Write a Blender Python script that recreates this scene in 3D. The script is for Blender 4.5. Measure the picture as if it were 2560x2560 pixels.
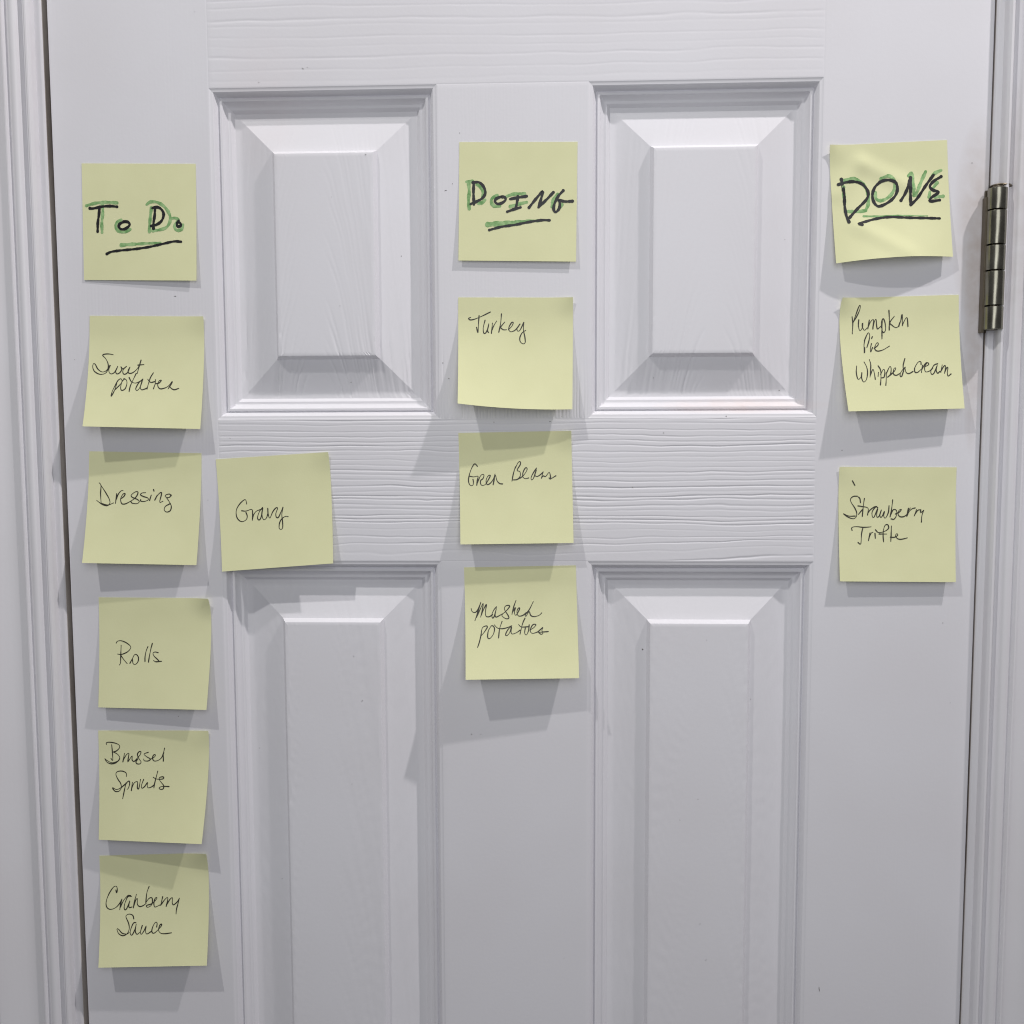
import bpy, bmesh, math, random
import numpy as np
from mathutils import Vector, Matrix

for o in list(bpy.data.objects): bpy.data.objects.remove(o)
SC = bpy.context.scene
COL = SC.collection
Z0 = 1.690                       # height of the camera above the floor; mm tables are relative to it
R = math.radians

# ------------------------------------------------------------------ camera
cam_d = bpy.data.cameras.new('camera'); cam = bpy.data.objects.new('camera', cam_d); COL.objects.link(cam)
cam_d.sensor_width = 36; cam_d.sensor_height = 36; cam_d.sensor_fit = 'HORIZONTAL'
cam_d.lens = 36*2465/2560
cam_d.clip_start = 0.02; cam_d.clip_end = 100
YAW, PITCH, ROLL = -0.040901, -0.082945, -0.003950
cy, sy, cp, sp = math.cos(YAW), math.sin(YAW), math.cos(PITCH), math.sin(PITCH)
f = Vector((sy*cp, cy*cp, sp)); r = Vector((cy, -sy, 0)); u = r.cross(f)
r2 = r*math.cos(ROLL)+u*math.sin(ROLL); u2 = u*math.cos(ROLL)-r*math.sin(ROLL)
M = Matrix((r2, u2, -f)).transposed().to_4x4()
M.translation = Vector((330.60/1000, -657.45/1000, Z0))
cam.matrix_world = M
SC.camera = cam

# ------------------------------------------------------------------ light
w = bpy.data.worlds.new("World"); SC.world = w; w.use_nodes = True
bg = w.node_tree.nodes['Background']
bg.inputs[0].default_value = (0.93, 0.93, 1.0, 1); bg.inputs[1].default_value = 0.11

def point(name, loc, power, col, rad):
    d = bpy.data.lights.new(name, 'POINT'); d.energy = power; d.color = col; d.shadow_soft_size = rad
    o = bpy.data.objects.new(name, d); COL.objects.link(o); o.location = loc
    return o
point('ceiling_lamp_left', (-0.586, -0.866, Z0+1.701), 59, (1.0, 0.985, 0.96), 0.022)
point('ceiling_lamp_right', (1.174, -0.443, Z0+1.326), 60, (1.0, 0.95, 0.95), 0.018)
def area(name, loc, target, size, power, col):
    d = bpy.data.lights.new(name, 'AREA'); d.energy = power; d.color = col; d.shape = 'DISK'; d.size = size
    o = bpy.data.objects.new(name, d); COL.objects.link(o); o.location = loc
    o.rotation_euler = (Vector(target)-Vector(loc)).to_track_quat('-Z', 'Y').to_euler()
    return o
area('high_fill', (0.44, -1.25, Z0+0.55), (0.36, 0, Z0-0.10), 0.85, 3.7, (0.97, 0.98, 1.0))  # added broad fill, high in front; stands in for unseen room light
area('front_fill', (0.42, -0.70, Z0+0.02), (0.36, 0, Z0-0.08), 0.36, 0.75, (0.97, 0.98, 1.0))  # added fill beside the camera, lifts the middle of the door; no actual lamp

SC.view_settings.view_transform = 'Standard'; SC.view_settings.look = 'None'
SC.view_settings.exposure = 0.0; SC.view_settings.gamma = 1.0
SC.render.resolution_x = 1024; SC.render.resolution_y = 1024
SC.render.engine = 'CYCLES'
SC.cycles.filter_width = 1.1

# ------------------------------------------------------------------ materials
def mat(name, col, rough=0.5, metal=0.0, spec=0.5):
    m = bpy.data.materials.new(name); m.use_nodes = True
    b = m.node_tree.nodes['Principled BSDF']
    b.inputs['Base Color'].default_value = (*col, 1); b.inputs['Roughness'].default_value = rough
    b.inputs['Metallic'].default_value = metal; b.inputs['Specular IOR Level'].default_value = spec
    return m
def nd(m, t, **k):
    n = m.node_tree.nodes.new(t)
    for a, v in k.items(): setattr(n, a, v)
    return n
def lk(m, a, b): m.node_tree.links.new(a, b)

def painted(name, col, rough=0.5, stain=None):
    """semi-gloss white paint: faint mottling, roller texture, a few rubbed patches"""
    m = mat(name, col, rough); b = m.node_tree.nodes['Principled BSDF']
    geo = nd(m, 'ShaderNodeNewGeometry')
    n1 = nd(m, 'ShaderNodeTexNoise'); n1.inputs['Scale'].default_value = 9; n1.inputs['Detail'].default_value = 4
    lk(m, geo.outputs['Position'], n1.inputs['Vector'])
    r1 = nd(m, 'ShaderNodeValToRGB'); r1.color_ramp.elements[0].position = .3; r1.color_ramp.elements[1].position = .7
    r1.color_ramp.elements[0].color = (col[0]*.965, col[1]*.955, col[2]*.95, 1); r1.color_ramp.elements[1].color = (*col, 1)
    lk(m, n1.outputs['Fac'], r1.inputs['Fac'])
    last = r1.outputs['Color']
    # tiny scattered dust specks
    v = nd(m, 'ShaderNodeTexVoronoi'); v.inputs['Scale'].default_value = 26; v.inputs['Randomness'].default_value = 1
    lk(m, geo.outputs['Position'], v.inputs['Vector'])
    sep = nd(m, 'ShaderNodeSeparateColor'); lk(m, v.outputs['Color'], sep.inputs[0])
    sz = nd(m, 'ShaderNodeMath', operation='MULTIPLY'); sz.inputs[1].default_value = .016; lk(m, sep.outputs[0], sz.inputs[0])
    lt = nd(m, 'ShaderNodeMath', operation='LESS_THAN'); lk(m, v.outputs['Distance'], lt.inputs[0]); lk(m, sz.outputs[0], lt.inputs[1])
    gt = nd(m, 'ShaderNodeMath', operation='GREATER_THAN'); gt.inputs[1].default_value = .55; lk(m, sep.outputs[1], gt.inputs[0])
    mu = nd(m, 'ShaderNodeMath', operation='MULTIPLY'); lk(m, lt.outputs[0], mu.inputs[0]); lk(m, gt.outputs[0], mu.inputs[1])
    mu2 = nd(m, 'ShaderNodeMath', operation='MULTIPLY'); mu2.inputs[1].default_value = .35; lk(m, mu.outputs[0], mu2.inputs[0])
    mx = nd(m, 'ShaderNodeMix', data_type='RGBA'); lk(m, mu2.outputs[0], mx.inputs[0]); lk(m, last, mx.inputs[6])
    mx.inputs[7].default_value = (.30, .27, .24, 1); last = mx.outputs[2]
    for (cx, cz, rx, rz, scol, amt) in (stain or []):
        sp_ = nd(m, 'ShaderNodeSeparateXYZ'); lk(m, geo.outputs['Position'], sp_.inputs[0])
        terms = []
        for ax, c0, rr in ((0, cx, rx), (2, cz, rz)):
            a = nd(m, 'ShaderNodeMath', operation='SUBTRACT'); lk(m, sp_.outputs[ax], a.inputs[0]); a.inputs[1].default_value = c0
            d = nd(m, 'ShaderNodeMath', operation='DIVIDE'); lk(m, a.outputs[0], d.inputs[0]); d.inputs[1].default_value = rr
            q = nd(m, 'ShaderNodeMath', operation='MULTIPLY'); lk(m, d.outputs[0], q.inputs[0]); lk(m, d.outputs[0], q.inputs[1])
            terms.append(q)
        s = nd(m, 'ShaderNodeMath', operation='ADD'); lk(m, terms[0].outputs[0], s.inputs[0]); lk(m, terms[1].outputs[0], s.inputs[1])
        n2 = nd(m, 'ShaderNodeTexNoise'); n2.inputs['Scale'].default_value = 110; n2.inputs['Detail'].default_value = 5
        lk(m, geo.outputs['Position'], n2.inputs['Vector'])
        s2 = nd(m, 'ShaderNodeMath', operation='SUBTRACT'); s2.inputs[0].default_value = 1; lk(m, s.outputs[0], s2.inputs[1]); s2.use_clamp = True
        s3 = nd(m, 'ShaderNodeMath', operation='MULTIPLY'); lk(m, s2.outputs[0], s3.inputs[0]); lk(m, n2.outputs['Fac'], s3.inputs[1])
        s4 = nd(m, 'ShaderNodeMath', operation='MULTIPLY'); lk(m, s3.outputs[0], s4.inputs[0]); s4.inputs[1].default_value = amt; s4.use_clamp = True
        mx2 = nd(m, 'ShaderNodeMix', data_type='RGBA'); lk(m, s4.outputs[0], mx2.inputs[0]); lk(m, last, mx2.inputs[6])
        mx2.inputs[7].default_value = (*scol, 1); last = mx2.outputs[2]
    lk(m, last, b.inputs['Base Color'])
    n3 = nd(m, 'ShaderNodeTexNoise'); n3.inputs['Scale'].default_value = 420; n3.inputs['Detail'].default_value = 3
    lk(m, geo.outputs['Position'], n3.inputs['Vector'])
    bp = nd(m, 'ShaderNodeBump'); bp.inputs['Strength'].default_value = .06; bp.inputs['Distance'].default_value = .0006
    lk(m, n3.outputs['Fac'], bp.inputs['Height']); lk(m, bp.outputs['Normal'], b.inputs['Normal'])
    rr = nd(m, 'ShaderNodeMapRange'); rr.inputs[3].default_value = rough-.06; rr.inputs[4].default_value = rough+.1
    lk(m, n1.outputs['Fac'], rr.inputs[0]); lk(m, rr.outputs[0], b.inputs['Roughness'])
    return m
WHITE = (.80, .797, .835)
M_DOOR = painted('door_paint', WHITE, .46, [
    (0.455, Z0+0.0155, .060, .006, (.80, .66, .62), .8),
    (0.140, Z0+0.215, .03, .05, (.80, .68, .68), .25),
    (0.603, Z0+0.13, .016, .07, (.50, .42, .36), .75),
    (0.604, Z0+0.07, .008, .09, (.45, .36, .30), .8)])
M_TRIM = painted('trim_paint', (.80, .795, .825), .36, [
    (0.628, Z0+0.13, .014, .10, (.5, .44, .40), .5)])
M_WALL = painted('wall_paint', (.72, .71, .72), .7)
M_RAW = mat('unpainted_jamb', (.42, .375, .335), .8)
def patchy(m, c1, c2, sc):
    b = m.node_tree.nodes['Principled BSDF']; geo = nd(m, 'ShaderNodeNewGeometry')
    mp = nd(m, 'ShaderNodeMapping'); mp.inputs['Scale'].default_value = (1, 1, .25); lk(m, geo.outputs['Position'], mp.inputs[0])
    n = nd(m, 'ShaderNodeTexNoise'); n.inputs['Scale'].default_value = sc; n.inputs['Detail'].default_value = 5; lk(m, mp.outputs[0], n.inputs['Vector'])
    rp = nd(m, 'ShaderNodeValToRGB'); rp.color_ramp.elements[0].position = .42; rp.color_ramp.elements[1].position = .62
    rp.color_ramp.elements[0].color = (*c1, 1); rp.color_ramp.elements[1].color = (*c2, 1)
    lk(m, n.outputs['Fac'], rp.inputs['Fac']); lk(m, rp.outputs['Color'], b.inputs['Base Color'])
patchy(M_RAW, (.33, .29, .255), (.52, .48, .44), 40)
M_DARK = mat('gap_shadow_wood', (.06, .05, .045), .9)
M_NICK = mat('paint_nick_grey', (.16, .15, .14), .8)

def metal():
    m = mat('aged_nickel', (.36, .335, .28), .3, 1.0); b = m.node_tree.nodes['Principled BSDF']
    geo = nd(m, 'ShaderNodeNewGeometry')
    n = nd(m, 'ShaderNodeTexNoise'); n.inputs['Scale'].default_value = 90; n.inputs['Detail'].default_value = 5
    lk(m, geo.outputs['Position'], n.inputs['Vector'])
    rp = nd(m, 'ShaderNodeValToRGB'); rp.color_ramp.elements[0].position = .35; rp.color_ramp.elements[1].position = .65
    rp.color_ramp.elements[0].color = (.24, .23, .185, 1); rp.color_ramp.elements[1].color = (.31, .30, .245, 1)
    lk(m, n.outputs['Fac'], rp.inputs['Fac']); lk(m, rp.outputs['Color'], b.inputs['Base Color'])
    mr = nd(m, 'ShaderNodeMapRange'); mr.inputs[3].default_value = .20; mr.inputs[4].default_value = .30
    lk(m, n.outputs['Fac'], mr.inputs[0]); lk(m, mr.outputs[0], b.inputs['Roughness'])
    return m
M_METAL = metal()
M_HDARK = mat('hinge_leaf_bronze', (.17, .145, .11), .42, .85)

def paper():
    m = mat('yellow_note_paper', (.80, .80, .47), .85, 0, .2)
    nt = m.node_tree; b = nt.nodes['Principled BSDF']; out = nt.nodes['Material Output']
    geo = nd(m, 'ShaderNodeNewGeometry')
    n = nd(m, 'ShaderNodeTexNoise'); n.inputs['Scale'].default_value = 900; n.inputs['Detail'].default_value = 4
    lk(m, geo.outputs['Position'], n.inputs['Vector'])
    n2 = nd(m, 'ShaderNodeTexNoise'); n2.inputs['Scale'].default_value = 40; n2.inputs['Detail'].default_value = 3
    lk(m, geo.outputs['Position'], n2.inputs['Vector'])
    rp = nd(m, 'ShaderNodeValToRGB'); rp.color_ramp.elements[0].position = .3; rp.color_ramp.elements[1].position = .7
    rp.color_ramp.elements[0].color = (.855, .86, .525, 1); rp.color_ramp.elements[1].color = (.89, .895, .555, 1)
    lk(m, n2.outputs['Fac'], rp.inputs['Fac']); lk(m, rp.outputs['Color'], b.inputs['Base Color'])
    bp = nd(m, 'ShaderNodeBump'); bp.inputs['Strength'].default_value = .12; bp.inputs['Distance'].default_value = .0003
    lk(m, n.outputs['Fac'], bp.inputs['Height']); lk(m, bp.outputs['Normal'], b.inputs['Normal'])
    tr = nd(m, 'ShaderNodeBsdfTranslucent'); tr.inputs['Color'].default_value = (.85, .86, .50, 1)
    ms = nd(m, 'ShaderNodeMixShader'); ms.inputs[0].default_value = .10
    lk(m, b.outputs[0], ms.inputs[1]); lk(m, tr.outputs[0], ms.inputs[2]); lk(m, ms.outputs[0], out.inputs['Surface'])
    return m
M_PAPER = paper()
M_PEN = mat('black_pen_ink', (.034, .032, .020), .5)
M_MARK = mat('black_marker_ink', (.010, .010, .012), .45)
def green():
    m = mat('green_marker_ink', (.2, .38, .14), .7); b = m.node_tree.nodes['Principled BSDF']
    geo = nd(m, 'ShaderNodeNewGeometry')
    n = nd(m, 'ShaderNodeTexNoise'); n.inputs['Scale'].default_value = 330; n.inputs['Detail'].default_value = 3
    lk(m, geo.outputs['Position'], n.inputs['Vector'])
    rp = nd(m, 'ShaderNodeValToRGB'); rp.color_ramp.elements[0].position = .33; rp.color_ramp.elements[1].position = .66
    rp.color_ramp.elements[0].color = (.15, .34, .11, 1); rp.color_ramp.elements[1].color = (.37, .57, .26, 1)
    lk(m, n.outputs['Fac'], rp.inputs['Fac']); lk(m, rp.outputs['Color'], b.inputs['Base Color'])
    return m
M_GREEN = green()

# ------------------------------------------------------------------ helpers (mm in, metres out)
def P(p): return (p[0]/1000, p[1]/1000, p[2]/1000)
def link(name, me, parent=None, m=None, smooth=False):
    if m is not None: me.materials.append(m)
    if smooth: me.shade_smooth()
    o = bpy.data.objects.new(name, me); COL.objects.link(o)
    if parent: o.parent = parent
    return o
def empty(name, loc, label=None, cat=None, group=None):
    o = bpy.data.objects.new(name, None); COL.objects.link(o); o.location = loc; o.empty_display_size = .02
    if label: o['label'] = label
    if cat: o['category'] = cat
    if group: o['group'] = group
    return o
def rel(o, parent):
    """children are modelled in world mm; shift them so the parent keeps its own base point"""
    o.location = -Vector(parent.location) if parent else Vector((0, 0, 0))
    if parent and parent.parent: pass
ROOT = {}
def world_child(name, verts, faces, parent, m, smooth=False, base=None):
    """verts in mm (x, y, z rel. to camera height) in world; base = world location of top-level thing"""
    b = base if base is not None else Vector((0, 0, 0))
    me = bpy.data.meshes.new(name)
    if isinstance(verts, np.ndarray):
        v = verts/1000.0; v = v+np.array([-b[0], -b[1], Z0-b[2]])
        v = [tuple(q) for q in v]
    else:
        v = [(p[0]/1000-b[0], p[1]/1000-b[1], p[2]/1000+Z0-b[2]) for p in verts]
    me.from_pydata(v, [], faces); me.validate(); me.update()
    return link(name, me, parent, m, smooth)

def hash2(ix, iy, s):
    h = (ix.astype(np.int64)*374761393+iy.astype(np.int64)*668265263+s*1442695041) & 0xffffffff
    h = ((h ^ (h >> 13))*1274126177) & 0xffffffff
    return ((h ^ (h >> 16)) & 0xffff)/65535.0
def vn(x, y, s=0):
    x = np.asarray(x, float); y = np.asarray(y, float)
    ix = np.floor(x); iy = np.floor(y); fx = x-ix; fy = y-iy
    fx = fx*fx*(3-2*fx); fy = fy*fy*(3-2*fy)
    a = hash2(ix, iy, s); b = hash2(ix+1, iy, s); c = hash2(ix, iy+1, s); d = hash2(ix+1, iy+1, s)
    return (a*(1-fx)+b*fx)*(1-fy)+(c*(1-fx)+d*fx)*fy
def fbm(x, y, s=0): return (vn(x, y, s)+.5*vn(2.1*x, 2.1*y, s+7)+.25*vn(4.3*x, 4.3*y, s+13))/1.75

def grid_faces(nr, nc):
    i = np.arange((nr-1)*(nc-1)); a = (i//(nc-1))*nc+i % (nc-1)
    return np.stack([a, a+1, a+nc+1, a+nc], 1).tolist()
def grooves(wc, coord, seeds, lo, hi, smin, smax, sigma, depth, metric=1.0):
    """embossed grain: irregular grooves at constant wc, strength varying along coord. returns depth(mm)"""
    rnd = random.Random(seeds); p = lo; out = np.zeros_like(wc); k = 0
    while p < hi:
        k += 1
        a = .12+1.25*fbm(coord/30.0+k*3.7, np.zeros_like(coord)+k*1.3, seeds)
        a = np.clip(a, 0, 1.4)*rnd.uniform(.3, 1.35)
        off = 1.1*(vn(coord/22.0, np.zeros_like(coord)+k*.71, seeds+3)-.5)*smin*.30+.55*(vn(coord/6.5, np.zeros_like(coord)+k*2.3, seeds+17)-.5)*vn(coord/60., np.zeros_like(coord)+k, seeds+4)
        d = (wc-p-off)/metric
        s = sigma*rnd.uniform(.8, 1.25)
        out += depth*a*np.exp(-(d/s)**2)
        p += rnd.uniform(smin, smax)
    return out

def sheet(name, xs, zs, depth, parent, m, base, edge=True):
    """surface facing -Y. depth(X,Z) >= 0 into the door"""
    X, Z = np.meshgrid(xs, zs); D = depth(X, Z)
    if edge:
        e = np.minimum(np.minimum(X-xs[0], xs[-1]-X), np.minimum(Z-zs[0], zs[-1]-Z))
        D = D*np.clip(e/1.2, 0, 1)+.09*np.clip(1-e/.7, 0, 1)
    V = np.stack([X.ravel(), D.ravel(), Z.ravel()], 1)
    return world_child(name, V, grid_faces(len(zs), len(xs)), parent, m, True, base)
def box(name, x0, x1, y0, y1, z0, z1, parent, m, base):
    v = [(x, y, z) for x in (x0, x1) for y in (y0, y1) for z in (z0, z1)]
    fs = [(0, 1, 3, 2), (4, 6, 7, 5), (0, 4, 5, 1), (2, 3, 7, 6), (0, 2, 6, 4), (1, 5, 7, 3)]
    return world_child(name, v, fs, parent, m, False, base)

# ------------------------------------------------------------------ door
W = 610.0; A0, A1 = 106.0, 255.7; B0, B1 = W-A1, W-A0
ZT, ZM, ZN, ZTOP, ZBOT = 223.6, 7.66, -87.9, 342.0, -640.0
DB = Vector((W/2000, 0, Z0+ZBOT/1000))
door = empty('door', DB, 'white moulded panel door with embossed wood grain, covered in yellow notes', 'door')

def border_xs(x0, x1, step):
    n = max(2, int(round((x1-x0-1.4)/step)))
    return np.concatenate([[x0, x0+.35], np.linspace(x0+.7, x1-.7, n+1), [x1-.35, x1]])
def stile_depth(seed, zc, zr, strong, faint):
    def f(X, Z):
        warp = X+2.2*(fbm(Z/70., X/30., seed)-.5)
        mask = np.exp(-((Z-zc)/zr)**2)
        g = grooves(warp, Z, seed, -2, 615 if False else X.max()+3, 1.7, 3.0, .42, 1.0) if strong or faint else 0
        return g*(strong*mask+faint*np.clip(fbm(X/40., Z/90., seed+5)*2-.9, 0, 1))+.05*(fbm(X/60., Z/80., seed+9))
    return f
def edge_wrap(xs, side):
    return xs
# left and right stiles, with rounded outer arris and a returned edge
for side in (0, 1):
    xs = border_xs(0, A0, .55); zs = border_xs(ZBOT, ZTOP, 4.0)
    f_ = stile_depth(11+side, (48, 22)[side], (62, 45)[side], (.055, .075)[side], .03)
    X, Z = np.meshgrid(xs, zs)
    if side: X = W-X[:, ::-1]
    XX = X if side == 0 else X-B1
    D = f_(XX, Z)
    inner = (A0-X) if side == 0 else (X-B1)
    e = np.minimum(inner, np.minimum(Z-ZBOT, ZTOP-Z))
    D = D*np.clip(e/1.2, 0, 1)+.09*np.clip(1-e/.7, 0, 1)
    # returned outer edge columns
    outer = 0 if side == 0 else -1
    ox = 0.0 if side == 0 else W
    sgn = 1 if side == 0 else -1
    cols_x = [0.0, 0.0, .12, .4, .8]; cols_d = [35.0, 1.4, .75, .28, .06]
    nz = len(zs)
    EX = np.array([[ox+sgn*c for c in cols_x]]*nz); ED = np.array([cols_d]*nz); EZ = np.repeat(zs[:, None], 5, 1)
    if side == 0:
        keep = X[0] > 1.0
        X = np.hstack([EX, X[:, keep]]); D = np.hstack([ED, D[:, keep]]); Z = np.hstack([EZ, Z[:, keep]])
    else:
        keep = X[0] < W-1.0
        X = np.hstack([X[:, keep], EX[:, ::-1]]); D = np.hstack([D[:, keep], ED[:, ::-1]]); Z = np.hstack([Z[:, keep], EZ])
    V = np.stack([X.ravel(), D.ravel(), Z.ravel()], 1)
    world_child('stile', V, grid_faces(X.shape[0], X.shape[1]), door, M_DOOR, True, DB)

# rails
def top_rail(X, Z):
    w_ = Z+2.6*(fbm(X/120., Z/26., 3)-.5)*2+.9*(vn(X/34., Z/9., 31)-.5)
    return grooves(w_, X, 21, ZT+4, ZTOP, 3.6, 8.6, .72, .10)+.03*fbm(X/50, Z/12, 8)
sheet('rail', border_xs(A0, B1, 2.6), border_xs(ZT, ZTOP, .5), top_rail, door, M_DOOR, DB)
def lock_rail(X, Z):
    low = np.clip((-58-Z)/22, 0, 1)
    w_ = Z+(2.2+3.4*low)*(fbm(X/95., Z/20., 5)-.5)*2+.8*(vn(X/20., Z/6., 41)-.5)
    g1 = grooves(w_, X, 22, -62, ZM, 2.1, 4.4, .42, .25)
    g2 = grooves(w_, X, 23, ZN, -62, 4.0, 6.8, .52, .25)
    return g1+g2+.04*fbm(X/18, Z/5, 18)
sheet('rail', border_xs(A0, B1, 1.5), border_xs(ZN, ZM, .34), lock_rail, door, M_DOOR, DB)
# mullions
def mull_up(X, Z):
    w_ = X+1.8*(fbm(Z/60., X/20., 6)-.5)*2
    mask = np.clip((58-Z)/52., 0, 1)**1.2
    return grooves(w_, Z, 24, A1, B0, 1.7, 3.0, .42, 1.0)*(.02+.55*mask)
sheet('mullion', border_xs(A1, B0, .48), border_xs(ZM, ZT, 2.4), mull_up, door, M_DOOR, DB)
def mull_low(X, Z): return .05*fbm(X/40, Z/70, 12)
sheet('mullion', border_xs(A1, B0, 3.5), border_xs(ZBOT, ZN, 6), mull_low, door, M_DOOR, DB)

# panel profile: inset t -> depth
PT = [0, .5, 1.2, 2.2, 2.7, 3.8, 4.7, 5.1, 5.4, 5.7, 6.1, 7.2, 7.6, 7.9, 8.6, 9.6, 10.4, 10.8, 12.0, 12.5, 13.3, 14.1, 14.4]
PD = [.09, .3, .5, .6, .9, 2.6, 4.2, 4.9, 4.65, 3.85, 3.5, 3.5, 3.75, 4.5, 5.6, 6.7, 7.15, 7.2, 7.25, 7.6, 8.6, 9.25, 9.3]
BT = [14.4, 16.5, 18.2, 19.0]; BD = [9.3, 9.35, 9.3, 9.1]
BEV0, BEV1 = 19.0, 40.0
BDEP0, BDEP1 = 9.1, 4.0
LT = [40.1, 41.1, 42.15, 42.5, 44.4]; LD = [3.85, 2.1, .42, .32, .3]
TT = PT+BT[1:]+[BEV1]+LT; TD = PD+BD[1:]+[BDEP1]+LD
def panel_depth(x, z):
    for (x0, x1) in ((A0, A1), (B0, B1)):
        for (z0, z1) in ((ZM, ZT), (-1300, ZN)):
            if x0 < x < x1 and z0 < z < z1:
                return float(np.interp(min(x-x0, x1-x, z-z0, z1-z), TT, TD))
    return 0.0
def ring(x0, x1, z0, z1, ts, step, warp):
    """four mitred strips; returns list of (X,Z,T) arrays"""
    out = []
    ts = np.array(ts, float)
    for side in range(4):
        L = (x1-x0) if side in (0, 2) else (z1-z0)
        n = max(2, int(L/step)); s = np.linspace(0, 1, n+1)
        T, Sx = np.meshgrid(ts, s, indexing='ij')
        if side == 0: X = x0+T+(x1-x0-2*T)*Sx; Z = z0+T
        elif side == 1: X = x1-T; Z = z0+T+(z1-z0-2*T)*Sx
        elif side == 2: X = x1-T-(x1-x0-2*T)*Sx; Z = z1-T
        else: X = x0+T; Z = z1-T-(z1-z0-2*T)*Sx
        out.append((X, Z, T))
    return out
def strips(name, parts, depthf, parent, m, base, extra=None):
    V = []; F = []; off = 0
    for X, Z, T in parts:
        D = depthf(X, Z, T); V.append(np.stack([X.ravel(), D.ravel(), Z.ravel()], 1))
        F += (np.array(grid_faces(*X.shape))+off).tolist(); off += X.size
    if extra: 
        X, Z, D = extra; V.append(np.stack([X.ravel(), D.ravel(), Z.ravel()], 1)); F += (np.array(grid_faces(*X.shape))[:, ::-1]+off).tolist()
    V = np.concatenate(V)
    o = world_child(name, V, F, parent, m, True, base)
    o.data.set_sharp_from_angle(angle=R(22))
    return o
def cathedral(xc, seed, amt, zoff):
    def g(X, Z):
        xx = X-xc+3*(fbm(Z/45., X/40., seed)-.5); dm = np.clip((np.abs(xx)-5)/9, 0, 1)*np.clip((110-Z)/70, .25, 1)
        psi = Z-zoff+xx*xx/8.5+5*(fbm(X/30., Z/50., seed+2)-.5)
        grad = np.sqrt(1+(2*xx/8.5)**2)
        out = np.zeros_like(X); rnd = random.Random(seed); p = -520.0
        while p < 900:
            a = np.clip(fbm(X/26.+p, Z/60., seed+int(p) % 97)*2.4-.7, 0, 1.1)
            d = (psi-p)/grad
            out += a*np.exp(-(d/.62)**2); p += rnd.uniform(8, 17)
        return out*amt*dm
    return g
for (x0, x1) in ((A0, A1), (B0, B1)):
    for (z0, z1) in ((ZM, ZT), (ZBOT, ZN)):
        up = z1 > 0; sd = int(x0)+int(up)*5
        g = cathedral((x0+x1)/2+(-8 if x0 < 200 else 8), sd, .38 if up else .17, 0)
        step = 1.0 if up else 2.0
        bt = BT+list(np.linspace(BEV0, BEV1, 26 if up else 14)[1:])+LT
        bd = BD+list(np.linspace(BDEP0, BDEP1, 26 if up else 14)[1:])+LD
        def dep(X, Z, T, bt=bt, bd=bd, g=g): return np.interp(T, bt, bd)+g(X, Z)*np.clip((T-14.4)/2, 0, 1)
        xs = np.linspace(x0+44.4, x1-44.4, 80 if up else 40); zs = np.linspace(z0+44.4, z1-44.4, 170 if up else 260)
        FX, FZ = np.meshgrid(xs, zs); FD = .30+g(FX, FZ)
        pn = strips('panel', ring(x0, x1, z0, z1, bt, step, None), dep, door, M_DOOR, DB)
        fl = world_child('panel_field', np.stack([FX.ravel(), FD.ravel(), FZ.ravel()], 1), grid_faces(*FX.shape), pn, M_DOOR, True, DB)
        def mdep(X, Z, T):
            ft = .05*np.clip(fbm(X/6.+T*3, Z/9., 77)-.35, 0, 1)
            return np.interp(T, PT, PD)+ft*np.clip(T, 0, 1)*np.clip(14.4-T, 0, 1)
        mo = strips('moulding', ring(x0, x1, z0, z1, PT, 3.0, None), mdep, pn, M_DOOR, DB)
box('slab_core', .4, W-.4, 12, 35, ZBOT, ZTOP, door, M_DOOR, DB)

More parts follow.
